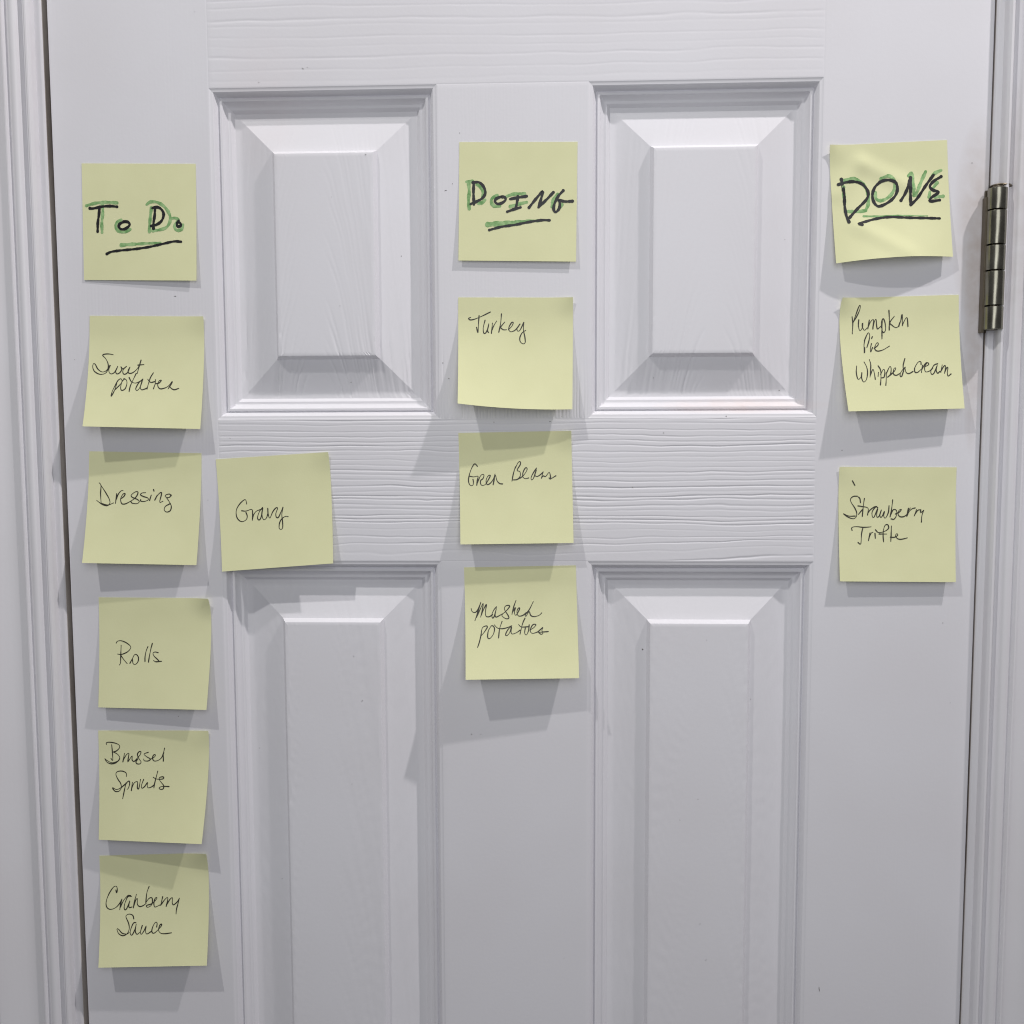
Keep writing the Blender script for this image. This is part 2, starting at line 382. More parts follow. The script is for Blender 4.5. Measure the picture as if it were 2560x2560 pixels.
# nicks in the paint
NV = []; NF = []
for (x, z, rx, rz, rot) in [(98.4, 272.0, 0.27999999999999997, 0.16000000000000003, 0), (139.4, 226.7, 0.32000000000000006, 0.24, 0), (208.8, 179.9, 0.36000000000000004, 0.32000000000000006, 0), (185.9, 153.1, 0.2, 0.16000000000000003, 0), (230.3, 115.7, 0.32000000000000006, 0.27999999999999997, 0), (190.1, 82.5, 0.27999999999999997, 0.2, 0), (195.1, 32.5, 0.36000000000000004, 0.2, 0.3), (270.6, 192.6, 0.27999999999999997, 0.24, 0), (261.1, 156.2, 0.96, 0.17600000000000002, 0.3), (265.6, 160.4, 0.32000000000000006, 0.24, 0), (258.2, 44.5, 0.4, 0.27999999999999997, 0), (262.1, 34.2, 0.4, 0.24, 0), (79.5, 89.8, 0.8, 0.22400000000000003, 0), (72.4, -196.2, 0.27999999999999997, 0.27999999999999997, 0), (275.5, -207.1, 0.4, 0.32000000000000006, 0), (281.8, -207.0, 0.27999999999999997, 0.2, 0), (445.2, 8.5, 0.48, 0.27999999999999997, 0), (391.8, -148.7, 0.52, 0.52, 0), (383.9, -38.3, 0.32000000000000006, 0.32000000000000006, 0), (404.2, -2.3, 0.4, 0.24, 0.5), (397.9, 34.2, 0.32000000000000006, 0.24, 0), (598.6, 168.8, 0.36000000000000004, 0.27999999999999997, 0), (589.7, -128.8, 0.32000000000000006, 0.24, 0), (481.4, 25.6, 0.4, 0.24, 0), (483.2, 123.8, 0.2, 0.16000000000000003, 0), (168.6, 235.0, 0.7200000000000001, 0.2, -0.7), (171.5, 235.7, 0.2, 0.2, 0), (113.9, -4.7, 0.24, 0.24, 0), (9.6, 48.3, 0.24, 0.2, 0), (329.1, -69.6, 0.24, 0.24, 0), (434.3, -141.1, 0.24, 0.16000000000000003, 0), (97.6, -46.5, 0.24, 0.16000000000000003, 0), (291.9, 5.3, 0.4, 0.2, 0), (329.2, 5.6, 0.48, 0.2, 0), (520.9, -14.1, 0.32000000000000006, 0.24, 0), (126.0, -221.1, 0.24, 0.24, 0), (417.6, -265.9, 0.24, 0.2, 0), (195.1, -153.4, 0.4, 0.2, 0.4), (200.4, -184.5, 0.7200000000000001, 0.16000000000000003, 0.5), (192.4, -243.1, 0.27999999999999997, 0.2, 0), (140.6, -313.9, 0.24, 0.24, 0), (429.7, -251.1, 0.24, 0.24, 0), (465.0, -182.5, 0.27999999999999997, 0.24, 0), (514.1, -384.4, 0.24, 1.7600000000000002, 0.15), (432.1, -339.4, 0.48, 0.16000000000000003, 0.3), (436.5, -365.2, 0.6400000000000001, 0.16000000000000003, 0.4), (596.2, -182.9, 0.24, 0.2, 0), (-17.6, -222.5, 0.7200000000000001, 0.24, 0), (-13.0, 41.5, 0.24, 0.8, 0)]:
    y = panel_depth(x, z)-.10; b = len(NV); n = 10
    for k in range(n):
        a = 2*math.pi*k/n; q = 1+.3*math.sin(3*a+x)
        ex, ez = rx*q*math.cos(a), rz*q*math.sin(a)
        NV.append((x+ex*math.cos(rot)-ez*math.sin(rot), y, z+ex*math.sin(rot)+ez*math.cos(rot)))
    NF.append(list(range(b, b+n)))
nk = world_child('paint_nick', NV, NF, door, M_NICK, False, DB); nk['kind'] = 'stuff'

# ------------------------------------------------------------------ frame: jambs, stops, casings
GL, GR, GT = 3.9, 1.3, 3.0
FB = Vector((W/2000, 0, Z0+ZBOT/1000))
frame = empty('door_frame', FB, 'white door frame with moulded colonial casing around the panel door', 'door frame')
def prism(name, prof, path, parent, m, base, smooth=True, angle=40):
    """prof: (u, y) pairs; path: list of functions u -> (x, z)"""
    V = []; n = len(prof)
    for pf in path:
        for (uu, y) in prof:
            x, z = pf(uu); V.append((x, y, z))
    F = []
    for k in range(len(path)-1):
        for i in range(n-1):
            F.append((k*n+i, k*n+i+1, (k+1)*n+i+1, (k+1)*n+i))
    o = world_child(name, V, F, parent, m, False, base)
    bm = bmesh.new(); bm.from_mesh(o.data); bmesh.ops.recalc_face_normals(bm, faces=bm.faces); bm.to_mesh(o.data); bm.free()
    o.data.shade_smooth()
    o.data.set_sharp_from_angle(angle=R(angle))
    return o
jamb = [(0, 110), (0, 2.2), (.2, 1.3), (.7, .5), (1.5, .1), (2.1, .02), (4.3, 0), (18, 0)]
cas = [(0, 0), (.05, -5.4), (.5, -7.0), (1.4, -8.0), (2.4, -8.1), (3.2, -7.4), (4.0, -5.2), (4.9, -4.1), (6.2, -4.0), (7.0, -5.0), (7.8, -7.2),
       (8.8, -8.6), (10.5, -9.2), (12.5, -9.0), (14.0, -8.1), (14.9, -7.0), (15.3, -7.1), (15.8, -9.0), (16.4, -9.9), (17.2, -9.9), (17.9, -9.2), (19, -8.7), (20.5, -8.2),
       (22.5, -7.8), (24.5, -7.7), (27, -7.8), (30, -8.5), (33.5, -9.7), (37, -11.1), (41, -12.7), (45, -14.1), (46.6, -14.5), (47.1, -13.2), (48.2, -13.0), (48.9, -13.9), (49.6, -15.2), (50.8, -16.2),
       (53, -16.6), (55.5, -16.2), (56.8, -14.8), (57, -13.5), (57, 0)]
CO = 4.6
zb, zt = ZBOT, ZTOP+GT
for nm, prof, o_, mt in (('jamb', jamb, 0, M_TRIM), ('casing', cas, CO, M_TRIM)):
    prism(nm, prof, [lambda q: (-GL-o_-q, zb), lambda q: (-GL-o_-q, zt+o_+q)], frame, mt, FB)
    prism(nm, prof, [lambda q: (W+GR+o_+q, zb), lambda q: (W+GR+o_+q, zt+o_+q)], frame, mt, FB)
    prism(nm, prof, [lambda q: (-GL-o_-q, zt+o_+q), lambda q: (W+GR+o_+q, zt+o_+q)], frame, mt, FB)
# unpainted rebate faces seen in the gap, and the stops that close it behind the door
box('rebate', -GL-.6, -GL+.25, 1.6, 36, zb, zt, frame, M_RAW, FB)
box('rebate', W+GR-.2, W+GR+.6, 1.6, 36, zb, zt, frame, M_RAW, FB)
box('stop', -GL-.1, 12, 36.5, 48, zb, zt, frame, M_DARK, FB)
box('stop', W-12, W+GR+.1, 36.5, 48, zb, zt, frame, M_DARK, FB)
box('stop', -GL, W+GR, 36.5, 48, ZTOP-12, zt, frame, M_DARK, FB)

# wall around the frame
wv = []; wf = []
def wq(x0, x1, z0, z1):
    b = len(wv); wv.extend([(x0, 1, z0), (x1, 1, z0), (x1, 1, z1), (x0, 1, z1)]); wf.append((b, b+1, b+2, b+3))
wq(-900, -GL-8, zb, 900); wq(W+GR+8, W+900, zb, 900); wq(-GL-8, W+GR+8, zt+8, 900)
wall = world_child('wall', wv, wf, None, M_WALL, False); wall['kind'] = 'structure'

# ------------------------------------------------------------------ hinge
HX, HY, HR = 612.57, -6.4, 5.9
HZ1, HZ0 = 151.27, 62.73
HB = Vector((HX/1000, HY/1000, Z0+HZ0/1000))
hinge = empty('door_hinge', HB, 'aged nickel butt hinge with five knuckles on the right edge of the door', 'hinge')
def lathe(name, prof, m, n=40, smooth=True, tilt=0):
    V = []; F = []
    for (rad, z) in prof:
        for k in range(n):
            a = 2*math.pi*k/n; V.append((rad*math.cos(a), rad*math.sin(a), z))
    for i in range(len(prof)-1):
        for k in range(n):
            F.append((i*n+k, i*n+(k+1) % n, (i+1)*n+(k+1) % n, (i+1)*n+k))
    F.append(tuple(range(n))[::-1]); F.append(tuple(range((len(prof)-1)*n, len(prof)*n)))
    me = bpy.data.meshes.new(name); me.from_pydata([P(v) for v in V], [], F); me.update()
    o = link(name, me, hinge, m, True); me.set_sharp_from_angle(angle=R(40))
    return o
hh = HZ1-HZ0
cuts = [0, .168, .418, .600, .845, 1.0]
for i in range(5):
    z0, z1 = cuts[i]*hh+(.35 if i else 0), cuts[i+1]*hh-(.35 if i < 4 else 0)
    lathe('knuckle', [(HR-.5, z0), (HR-.1, z0+.18), (HR, z0+.6), (HR, z1-.6), (HR-.1, z1-.18), (HR-.5, z1)], M_METAL)
lathe('pin', [(3.0, -.2), (3.0, hh+1.5)], M_HDARK, 24)
ph = lathe('pin_head', [(3.2, hh+1.5), (6.0, hh+1.7), (6.6, hh+2.2), (6.4, hh+2.8), (4.6, hh+3.4), (2.0, hh+3.9), (.5, hh+4.0)], M_HDARK)
ph.rotation_euler = (R(-3), R(2.5), 0)
# leaves: door leaf wraps from the barrel to the door edge, jamb leaf behind it
def hbox(name, x0, x1, y0, y1, z0, z1, m):
    o = box(name, x0, x1, y0, y1, z0, z1, hinge, m, HB)
    bm = bmesh.new(); bm.from_mesh(o.data); bmesh.ops.bevel(bm, geom=bm.edges[:], offset=.00025, segments=2, affect='EDGES'); bm.to_mesh(o.data); bm.free()
    return o
hbox('leaf', 605.9, 607.6, HY+.9, -.4, HZ0-1.6, HZ1-5.0, M_HDARK)
hbox('leaf', W+.02, W+.6, -1.5, 30, HZ0-1.6, HZ1-5.0, M_HDARK)
# door leaf strap joining the barrel at the door knuckles (first, third, fifth)
for i in (0, 2, 4):
    hbox('strap', 606.6, HX, HY+HR-2.3, HY+HR-.4, HZ0+cuts[i]*hh+.4, HZ0+cuts[i+1]*hh-.4, M_HDARK)
hbox('leaf', W+.65, W+GR+1.6, HY+1.5, 30, HZ0, HZ1-.6, M_HDARK)

# ------------------------------------------------------------------ sticky notes
def note_point(N, u, v):
    """mm point of a note: u across, v down. N = corners (x,z) TL TR BR BL, heights, bows"""
    (tl, tr, br, bl, hl, hr, hm, bowl, bowr, sag, curl) = N
    x = (tl[0]*(1-u)+tr[0]*u)*(1-v)+(bl[0]*(1-u)+br[0]*u)*v
    z = (tl[1]*(1-u)+tr[1]*u)*(1-v)+(bl[1]*(1-u)+br[1]*u)*v
    b = math.sin(math.pi*min(1, max(0, v))**0.6) if 0 < v < 1 else 0.0
    x += (bowl*(1-u)+bowr*u)*b
    z -= sag*4*u*(1-u)*max(v, 0)**2
    t = max(0.0, (v-0.15)/0.85)
    h = 0.25+(hl*(1-u)+hr*u+hm*4*u*(1-u))*t**1.65
    if curl:
        cu = 0 if curl[0] == 'TL' else 1
        d = math.hypot(u-cu, v)/0.24
        if d < 1: h += curl[1]*(1-d)**2
    if hm:                                   # two soft creases pressed into the paper
        for (a, b, c, d, amp) in ((.27, .16, .70, .40, .95), (.27, .16, .05, .42, .7), (.20, .70, .62, .97, .8)):
            L = math.hypot(c-a, d-b); t = ((u-a)*(c-a)+(v-b)*(d-b))/L/L; s = abs((u-a)*(d-b)-(v-b)*(c-a))/L
            k = max(0.0, 1-s/.10)*max(0.0, min(1.0, 4*t+1, 4*(1-t)+1)); h += amp*k
    return (x, -h, z)

NOTES = [
('yellow sticky note reading To Do in black and green marker, top of left column', ((19.55, 176.95), (96.05, 175.57), (95.07, 99.53), (18.32, 100.97), 0.4, 2.3, 0, 0, 0, 0, None), [
  ('green_marker','g',2.0,[[(70,721),(226,678),(412,661),(611,670)],[(352,695),(357,828),(337,1009),(338,1178)],[(680,959),(605,1007),(579,1080),(628,1152),(727,1170),(840,1121)],[(1216,751),(1196,884),(1182,1029),(1174,1162)],[(1131,697),(1205,649),(1329,660),(1451,738),(1530,858),(1542,966),(1485,1075),(1373,1124),(1237,1143)],[(1561,930),(1635,924),(1684,954)],[(1659,1002),(1615,1075),(1658,1135),(1745,1116),(1764,1038)]]),
  ('green_underline','g',2.4,[[(680,1394),(923,1375),(1172,1361),(1371,1348)]]),
  ('handwriting','m',1.8,[[(131,765),(187,768),(336,737),(486,725),(610,736)],[(301,756),(290,864),(267,1009),(260,1166)],[(754,988),(667,1019),(635,1068),(665,1116),(728,1121),(803,1079),(828,1030),(792,994),(723,989)]]),
  ('handwriting','m',1.8,[[(1278,751),(1270,883),(1250,1004),(1247,1107)],[(1229,757),(1291,739),(1365,756),(1420,822),(1425,895),(1387,979),(1300,1040),(1206,1062)],[(1690,972),(1659,1014),(1671,1062),(1708,1068),(1733,1038),(1708,1002),(1677,1002)]]),
  ('underline','m',1.6,[[(416,1547),(498,1510),(673,1485),(923,1460),(1172,1422),(1421,1366),(1607,1326),(1731,1331)]]),
]),
('yellow sticky note reading Sweet potatoes, directly under the To Do note', ((21.08, 77.4), (98.39, 76.28), (96.86, 1.51), (19.07, 3.57), 12.3, 8.4, 0, -0.3, 0.3, 0, ('TR', 1)), [
  ('handwriting','p',0.62,[[(424,697),(362,685),(289,686),(238,708),(292,765),(339,854),(347,943),(318,1020),(259,1053),(185,1048),(108,998),(77,921),(88,864),(120,876),(167,958),(244,1011),(316,988),(361,917),(383,885),(360,955),(373,1025),(417,1044),(469,1005),(513,902),(481,992),(502,1042),(550,1023),(583,965),(568,914)],[(568,914),(601,952),(654,913),(666,900),(631,938),(603,990),(624,1047),(684,1020),(727,912),(699,963),(702,1020),(757,1026),(828,974),(885,884),(911,788)],[(911,788),(885,897),(855,1030)],[(860,878),(964,868)]]),
  ('handwriting','p',0.62,[[(514,1221),(480,1349),(434,1451),(445,1362),(491,1246),(534,1157),(581,1130),(602,1181),(564,1245),(491,1329)],[(642,1129),(602,1181),(585,1283),(607,1340),(665,1307),(689,1205),(667,1142),(629,1129)],[(719,1103),(753,1166),(779,1190),(841,1202),(924,1163),(958,1130)],[(837,1031),(778,1178),(748,1267),(736,1356)],[(946,1137),(889,1201),(847,1304),(874,1335),(919,1277),(953,1143),(924,1264),(946,1321),(1005,1307),(1041,1287)],[(1135,1013),(1090,1096),(1060,1211),(1042,1306)],[(1043,1129),(1095,1185),(1167,1171)],[(1177,1133),(1176,1209),(1151,1298)],[(1182,1209),(1242,1195),(1281,1144),(1240,1157),(1220,1233),(1260,1296),(1332,1288),(1403,1249),(1471,1160),(1444,1229),(1405,1293)],[(1420,1243),(1466,1292),(1515,1310),(1586,1284)]]),
]),
('yellow sticky note reading Dressing, left of the Gravy note', ((17.19, -13.23), (94.07, -14.76), (90.94, -89.92), (13.88, -88.16), 10, 7, 0, -0.3, 0.2, 0, None), [
  ('handwriting','p',0.62,[[(192,566),(225,609),(226,762),(245,939)],[(225,609),(312,735),(387,860),(398,936),(350,975),(261,951),(163,883)],[(235,933),(362,962),(466,922)],[(513,756),(498,934)],[(501,883),(539,768),(586,704),(623,697)],[(593,843),(641,804),(663,753),(626,760),(586,843),(610,931),(673,936),(758,890),(830,838),(877,774),(887,717),(837,718),(771,776),(791,814),(880,850),(920,887),(884,926),(797,921),(770,890)],[(1024,727),(962,734),(933,767),(990,797),(1066,821),(1074,859),(1007,885),(944,880),(943,855)],[(1126,769),(1100,865)],[(1163,667),(1171,695)],[(1232,767),(1193,856)],[(1198,844),(1250,754),(1299,715),(1306,753),(1282,893),(1337,873)],[(1476,775),(1450,744),(1388,758),(1377,790),(1440,807),(1481,762)],[(1403,814),(1456,889),(1491,964),(1476,1040),(1415,1067),(1370,1030),(1385,966),(1470,914)]]),
]),
('tilted yellow sticky note reading Gravy, above the lower left door panel', ((103.82, -18.89), (180.62, -14.21), (183.71, -88.71), (107.83, -94.48), 5.5, 6, 0, 0, 0.4, 0, ('TR', 1.5)), [
  ('handwriting','p',0.62,[[(493,833),(484,769),(453,754),(368,824),(306,921),(300,1033),(340,1112),(402,1141),(473,1108),(492,1047),(473,982)],[(399,946),(474,957),(576,933),(591,1003),(579,1128)],[(583,1103),(609,1030),(662,970),(764,940)],[(771,915),(711,986),(675,1085),(692,1130),(731,1101),(777,922),(753,1040),(780,1130),(831,1108),(860,1034)],[(864,934),(866,1035),(894,1112),(949,1003),(1008,938),(1039,946),(1004,1032),(1008,1101),(1045,1110),(1085,1038),(1134,934)],[(1134,934),(1109,1064),(1117,1191),(1113,1304),(1074,1327),(1051,1287),(1066,1200),(1106,1140),(1171,1100),(1221,1110)]]),
]),
('yellow sticky note reading Rolls, between Dressing and Brussel Sprouts notes', ((19.68, -113.26), (96.74, -113.59), (94.82, -189.49), (18.55, -189.01), 4.5, 7.1, 0, 0, 1.2, 0, ('TR', 3)), [
  ('handwriting','p',0.62,[[(305,834),(324,801),(387,788),(476,819),(553,876),(566,920),(516,985),(428,1030),(377,1037),(333,1031)],[(394,871),(390,1050),(387,1190),(368,1229)],[(384,1044),(443,1126),(508,1201)],[(559,1194),(602,1111),(632,1047),(670,1034),(709,1084),(705,1160),(662,1212),(617,1200),(602,1124)],[(876,891),(846,968),(829,1070),(830,1159)],[(954,833),(928,941),(906,1069),(894,1170)],[(1062,997),(1011,985),(971,1004),(988,1055),(1053,1117),(1080,1149),(1029,1162),(984,1141)],[(1029,1162),(1131,1151)]]),
]),
('yellow sticky note reading Brussel Sprouts, second from bottom of left column', ((15.75, -206.74), (93.39, -206.04), (90.07, -282.38), (15.82, -282.39), 6, 11, 0, -0.2, 0.6, 0, ('TR', 1)), [
  ('handwriting','p',0.62,[[(145,261),(142,228),(200,217),(302,234),(377,274),(370,333),(311,386),(266,399),(336,438),(380,503),(347,568),(244,601),(154,563),(109,528)],[(380,516),(321,594),(231,621),(154,595),(116,550)],[(237,261),(247,399),(251,556),(219,517)],[(467,424),(437,581)],[(444,542),(502,450),(547,422),(540,489),(527,580),(572,515),(607,470),(604,541),(643,573),(720,489),(758,437),(765,391),(727,398),(701,450),(733,528),(769,579),(746,618),(695,616),(675,580),(707,534)],[(899,404),(822,436),(874,488),(938,527),(900,563),(829,560),(816,527)],[(938,533),(1014,488),(1027,449),(995,455),(976,514),(1009,563),(1079,552),(1143,500),(1180,409)],[(1196,325),(1174,435),(1175,565)]]),
  ('handwriting','p',0.62,[[(503,851),(496,787),(424,752),(334,763),(308,814),(347,904),(400,981),(408,1070),(363,1121),(298,1122),(251,1072),(257,1059),(323,1090),(402,1057),(492,980)],[(498,960),(468,1107),(441,1254)],[(480,1018),(518,954),(556,934),(564,991),(539,1068),(518,1081)],[(615,953),(599,1105)],[(605,1055),(648,965),(700,939),(713,964),(709,1053),(736,1066),(764,900)],[(822,900),(786,1002),(794,1059),(846,1026),(895,950),(891,1013),(912,1051),(976,1031),(1014,999)],[(1077,747),(1048,872),(1026,974),(1016,1049)],[(996,860),(1062,891),(1166,890),(1191,864),(1171,849),(1119,861),(1108,897),(1156,960),(1197,1009),(1187,1066),(1135,1073),(1114,1048),(1171,1022),(1295,1023)]]),
]),
('yellow sticky note reading Cranberry Sauce, bottom of left column', ((12.98, -296.58), (89.61, -293.46), (90.74, -369.82), (13.62, -373.17), 9.5, 10.1, 0, -0.2, 0.5, 0, ('TR', 2)), [
  ('handwriting','p',0.62,[[(289,647),(301,699),(315,648),(302,583),(250,589),(171,696),(113,835),(113,936),(159,987),(224,991),(302,953),(367,879),(399,816)],[(399,816),(373,917),(361,1005)],[(367,967),(431,842),(509,755),(561,757)],[(574,770),(509,774),(451,906),(446,994),(485,995),(548,845),(529,920),(536,971),(588,960)],[(668,734),(633,860),(612,979)],[(614,960),(652,848),(685,810),(685,912),(731,957),(796,939),(847,903)],[(903,598),(860,713),(841,890)],[(841,890),(899,815),(951,804),(964,868),(939,943),(874,973),(854,941),(951,911),(1016,856),(1048,806),(1016,812),(990,894),(1004,969),(1055,958),(1107,934)],[(1152,790),(1114,947)],[(1120,934),(1197,835),(1242,805),(1242,862),(1217,962)],[(1224,937),(1288,837),(1333,813),(1327,901),(1353,940),(1417,891),(1460,823)],[(1460,823),(1431,929),(1406,1029),(1401,1103)]]),
  ('handwriting','p',0.62,[[(624,1173),(603,1110),(538,1086),(486,1107),(481,1145),(528,1245),(544,1343),(508,1428),(431,1463),(352,1425),(316,1345),(349,1351),(417,1420),(508,1434),(546,1405)],[(665,1241),(619,1247),(571,1356),(566,1429),(600,1454),(649,1358),(672,1260),(656,1382),(690,1444),(741,1409)],[(783,1293),(754,1397),(768,1446),(818,1386),(857,1301),(844,1386),(872,1442),(949,1401)],[(1050,1324),(1055,1256),(1022,1243),(978,1316),(962,1401),(1002,1432),(1077,1373),(1134,1307),(1139,1276),(1107,1294),(1084,1379),(1131,1435),(1210,1443),(1326,1431)]]),
]),
('yellow sticky note reading Doing in black marker, on the centre stile between upper panels', ((270.41, 186.83), (347.15, 185.8), (346.17, 109.21), (269.31, 110.8), 2.0, 2.3, 0, 0, 0, 0, None), [
  ('green_marker','g',2.1,[[(124,665),(226,659)],[(164,707),(174,837),(163,968),(176,1122)],[(298,712),(371,754),(408,848),(408,919)],[(445,967),(397,1014),(337,1032)],[(648,895),(564,943),(553,1014),(601,1073),(697,1073)],[(815,906),(934,870),(1114,864)],[(877,1078),(1020,1036),(1151,1006)],[(1674,868),(1604,963),(1581,1081)],[(1748,1045),(1730,1080)]]),
  ('green_underline','g',3.4,[[(497,1385),(724,1364),(964,1347),(1202,1325),(1358,1316)]]),
  ('handwriting','m',1.8,[[(250,683),(246,837),(256,1051)],[(238,677),(334,673),(406,730),(449,836),(408,931),(301,997),(196,1041)],[(720,912),(636,948),(613,996),(661,1037),(733,1019),(792,971),(779,924),(720,916)],[(870,953),(995,929),(1150,905)],[(1001,912),(990,1000),(967,1113)],[(824,1167),(937,1125),(1050,1092)],[(1194,1094),(1306,952),(1417,828),(1401,928),(1355,1088)],[(1355,1088),(1485,963),(1602,839)],[(1769,809),(1686,903),(1623,1033),(1612,1128),(1648,1169),(1707,1104),(1712,1009),(1693,968),(1795,991),(1926,985)]]),
  ('underline','m',1.65,[[(522,1478),(725,1423),(964,1386),(1203,1337),(1417,1306),(1543,1308)]]),
]),
('yellow sticky note reading Turkey with lower left corner curling outward', ((268.92, 87.24), (344.23, 86.41), (343.79, 13.34), (269.29, 17.37), 15.6, 9.8, 0, -0.3, 0.2, 1.4, ('TR', 2)), [
  ('handwriting','p',0.62,[[(217,370),(180,390),(211,416),(285,402),(420,341),(562,266)],[(365,335),(356,453),(344,650),(321,552)],[(469,419),(438,556),(445,654),(481,653),(524,554),(537,476),(512,607),(531,645)],[(598,469),(580,657)],[(586,605),(623,514),(672,429)],[(756,299),(740,473),(709,635)],[(813,446),(752,524),(740,550),(789,588),(844,587)],[(875,587),(936,521),(961,457),(930,457),(881,561),(912,622),(985,598),(1034,546),(1077,481)],[(1077,481),(1028,558),(1040,609),(1083,583),(1145,448)],[(1145,448),(1139,582),(1163,709),(1170,811),(1133,838),(1084,800),(1077,724),(1120,634),(1181,592)]]),
]),
('yellow sticky note reading Green Beans, on the grained middle rail', ((268.16, -1.82), (343.25, -0.62), (344.71, -74.56), (269.74, -75.47), 9.2, 8.3, 0, 0, 0, 0, ('TR', 2)), [
  ('handwriting','p',0.62,[[(324,608),(279,562),(234,612),(181,739),(159,865),(183,942),(233,949),(247,892),(239,841)],[(180,783),(255,797),(330,786),(316,855),(305,950)],[(309,918),(368,792),(406,755),(437,768),(417,831),(373,869),(384,945),(453,940),(517,846),(550,777),(512,782),(473,858),(490,940),(554,910),(605,834),(634,753)],[(634,753),(617,860),(597,942)],[(604,898),(638,772),(667,874),(716,925),(766,932)]]),
  ('handwriting','p',0.62,[[(997,626),(957,764),(933,884)],[(997,651),(1049,551),(1087,539),(1086,589),(1027,690),(1077,716),(1082,792),(1030,854),(955,863)],[(1030,854),(1119,805),(1196,705),(1203,655),(1172,654),(1133,729),(1125,805),(1168,844),(1231,832)],[(1372,658),(1320,733),(1275,820),(1280,868),(1318,834),(1371,683),(1344,784),(1381,809),(1444,773),(1489,729)],[(1489,729),(1455,842)],[(1462,823),(1494,799),(1531,812),(1595,737),(1618,813),(1617,858),(1593,838)],[(1617,858),(1712,802)]]),
]),
('yellow sticky note reading Mashed potatoes, lowest in the centre column', ((271.18, -92.11), (346.44, -90.62), (348.48, -164.77), (272.96, -165.47), 14.5, 11.1, 0, 0, 0, 0, None), [
  ('handwriting','p',0.62,[[(108,753),(126,811),(176,830),(228,780),(287,641),(240,780),(174,975)],[(200,919),(279,755),(325,667),(310,781),(276,914)],[(289,882),(342,756),(384,687),(366,807),(371,896),(427,909),(491,872)],[(563,734),(518,784),(478,872),(490,935),(522,898),(562,759),(535,873),(553,917),(642,874),(718,825),(796,737),(784,709),(721,723),(707,786),(767,888),(779,939),(728,948),(660,900),(667,868)],[(916,618),(871,738),(837,870)],[(844,839),(883,776),(903,751),(882,839),(906,890),(958,815),(978,758),(946,771),(926,840),(956,903),(1031,892),(1095,842)],[(1223,648),(1147,792),(1076,880),(1088,908),(1146,824),(1170,893),(1232,917),(1320,895),(1369,852)]]),
  ('handwriting','p',0.62,[[(285,1164),(311,1096),(374,1072),(392,1097),(335,1184),(283,1245)],[(291,1158),(264,1294),(212,1454),(244,1368),(284,1220)],[(462,1073),(410,1160),(396,1271),(433,1296),(497,1223),(521,1124),(493,1073),(462,1073)],[(658,994),(612,1125),(590,1286)],[(519,1055),(574,1112),(662,1125),(763,1102),(833,1071),(762,1139),(717,1225),(735,1250),(786,1201),(826,1090),(812,1177),(836,1221),(912,1197),(975,1154)],[(1068,942),(1022,1042),(974,1222)],[(952,1054),(1002,1098),(1140,1094)],[(1140,1062),(1125,1168),(1086,1240),(1056,1205),(1070,1118)],[(1151,1156),(1227,1107),(1260,1058),(1203,1063),(1157,1156),(1187,1212),(1275,1195),(1326,1158),(1384,1109),(1364,1159),(1381,1215),(1343,1230),(1306,1195)],[(1325,1195),(1476,1185)]]),
]),
('creased yellow sticky note reading Done in black marker, left of the hinge', ((508.11, 180.86), (582.39, 183.31), (586.95, 109.36), (512.77, 105.75), 5.5, 4, 4.5, 0, 0, -1.2, ('TL', 2.5)), [
  ('green_marker','g',2.1,[[(210,602),(379,576),(511,641),(598,768),(624,916),(602,1051),(560,1122)],[(240,1128),(404,1147),(559,1140)],[(208,712),(208,854),(220,975)],[(856,603),(986,564),(1077,653),(1073,784),(982,913),(846,980),(753,949),(737,837)],[(1327,576),(1379,523),(1390,679),(1392,923)],[(1423,913),(1522,708),(1619,517)],[(1882,505),(1760,560),(1683,665)],[(1800,718),(1722,813)],[(1670,871),(1653,957)],[(1761,960),(1895,952)]]),
  ('green_underline','g',1.3,[[(515,1236),(787,1256),(1085,1261),(1603,1288)]]),
  ('handwriting','m',1.85,[[(180,575),(193,686),(214,855),(211,1034),(228,1206),(261,1315)],[(124,662),(267,631),(413,631),(533,678),(610,781),(620,879),(560,974),(432,1088),(277,1242)],[(831,660),(744,740),(694,859),(697,970),(744,1060),(814,1077),(963,1011),(1079,906),(1120,787),(1088,678),(972,634),(867,645),(795,688)],[(1168,997),(1259,856),(1354,609)],[(1354,609),(1335,861),(1329,1079)],[(1329,1079),(1445,974),(1604,760),(1747,583)],[(1877,613),(1741,692),(1676,774),(1721,837),(1815,871),(1802,901),(1688,970),(1666,1031),(1831,1017)]]),
  ('underline','m',1.65,[[(474,1385),(417,1362),(540,1333),(724,1295),(963,1280),(1261,1307),(1564,1324),(1809,1335)]]),
]),
('yellow sticky note reading Pumpkin Pie Whipped cream, under the Done note', ((518.26, 84.42), (592.93, 85.91), (595.95, 12.72), (521.52, 11.13), 10.1, 7.8, 0, -1.8, 0, 0, ('TL', 3)), [
  ('handwriting','p',0.62,[[(210,328),(223,452),(209,632)],[(229,433),(275,293),(316,159),(338,135),(337,208),(288,330),(229,433)],[(324,387),(317,492),(338,579),(381,531),(388,444),(381,506),(415,575),(463,533)],[(501,398),(474,552)],[(482,509),(525,423),(572,394),(557,555)],[(562,511),(596,401),(617,395),(620,476),(634,557),(688,515)],[(719,417),(709,578),(702,733)],[(699,540),(707,429),(737,380),(766,468),(768,579),(737,626),(714,603)],[(828,235),(837,395),(830,581)],[(920,342),(843,451),(877,496),(935,541),(982,524),(1013,450)],[(994,524),(1026,426),(1050,315),(1053,513)],[(1053,501),(1103,397),(1136,380),(1145,528)]]),
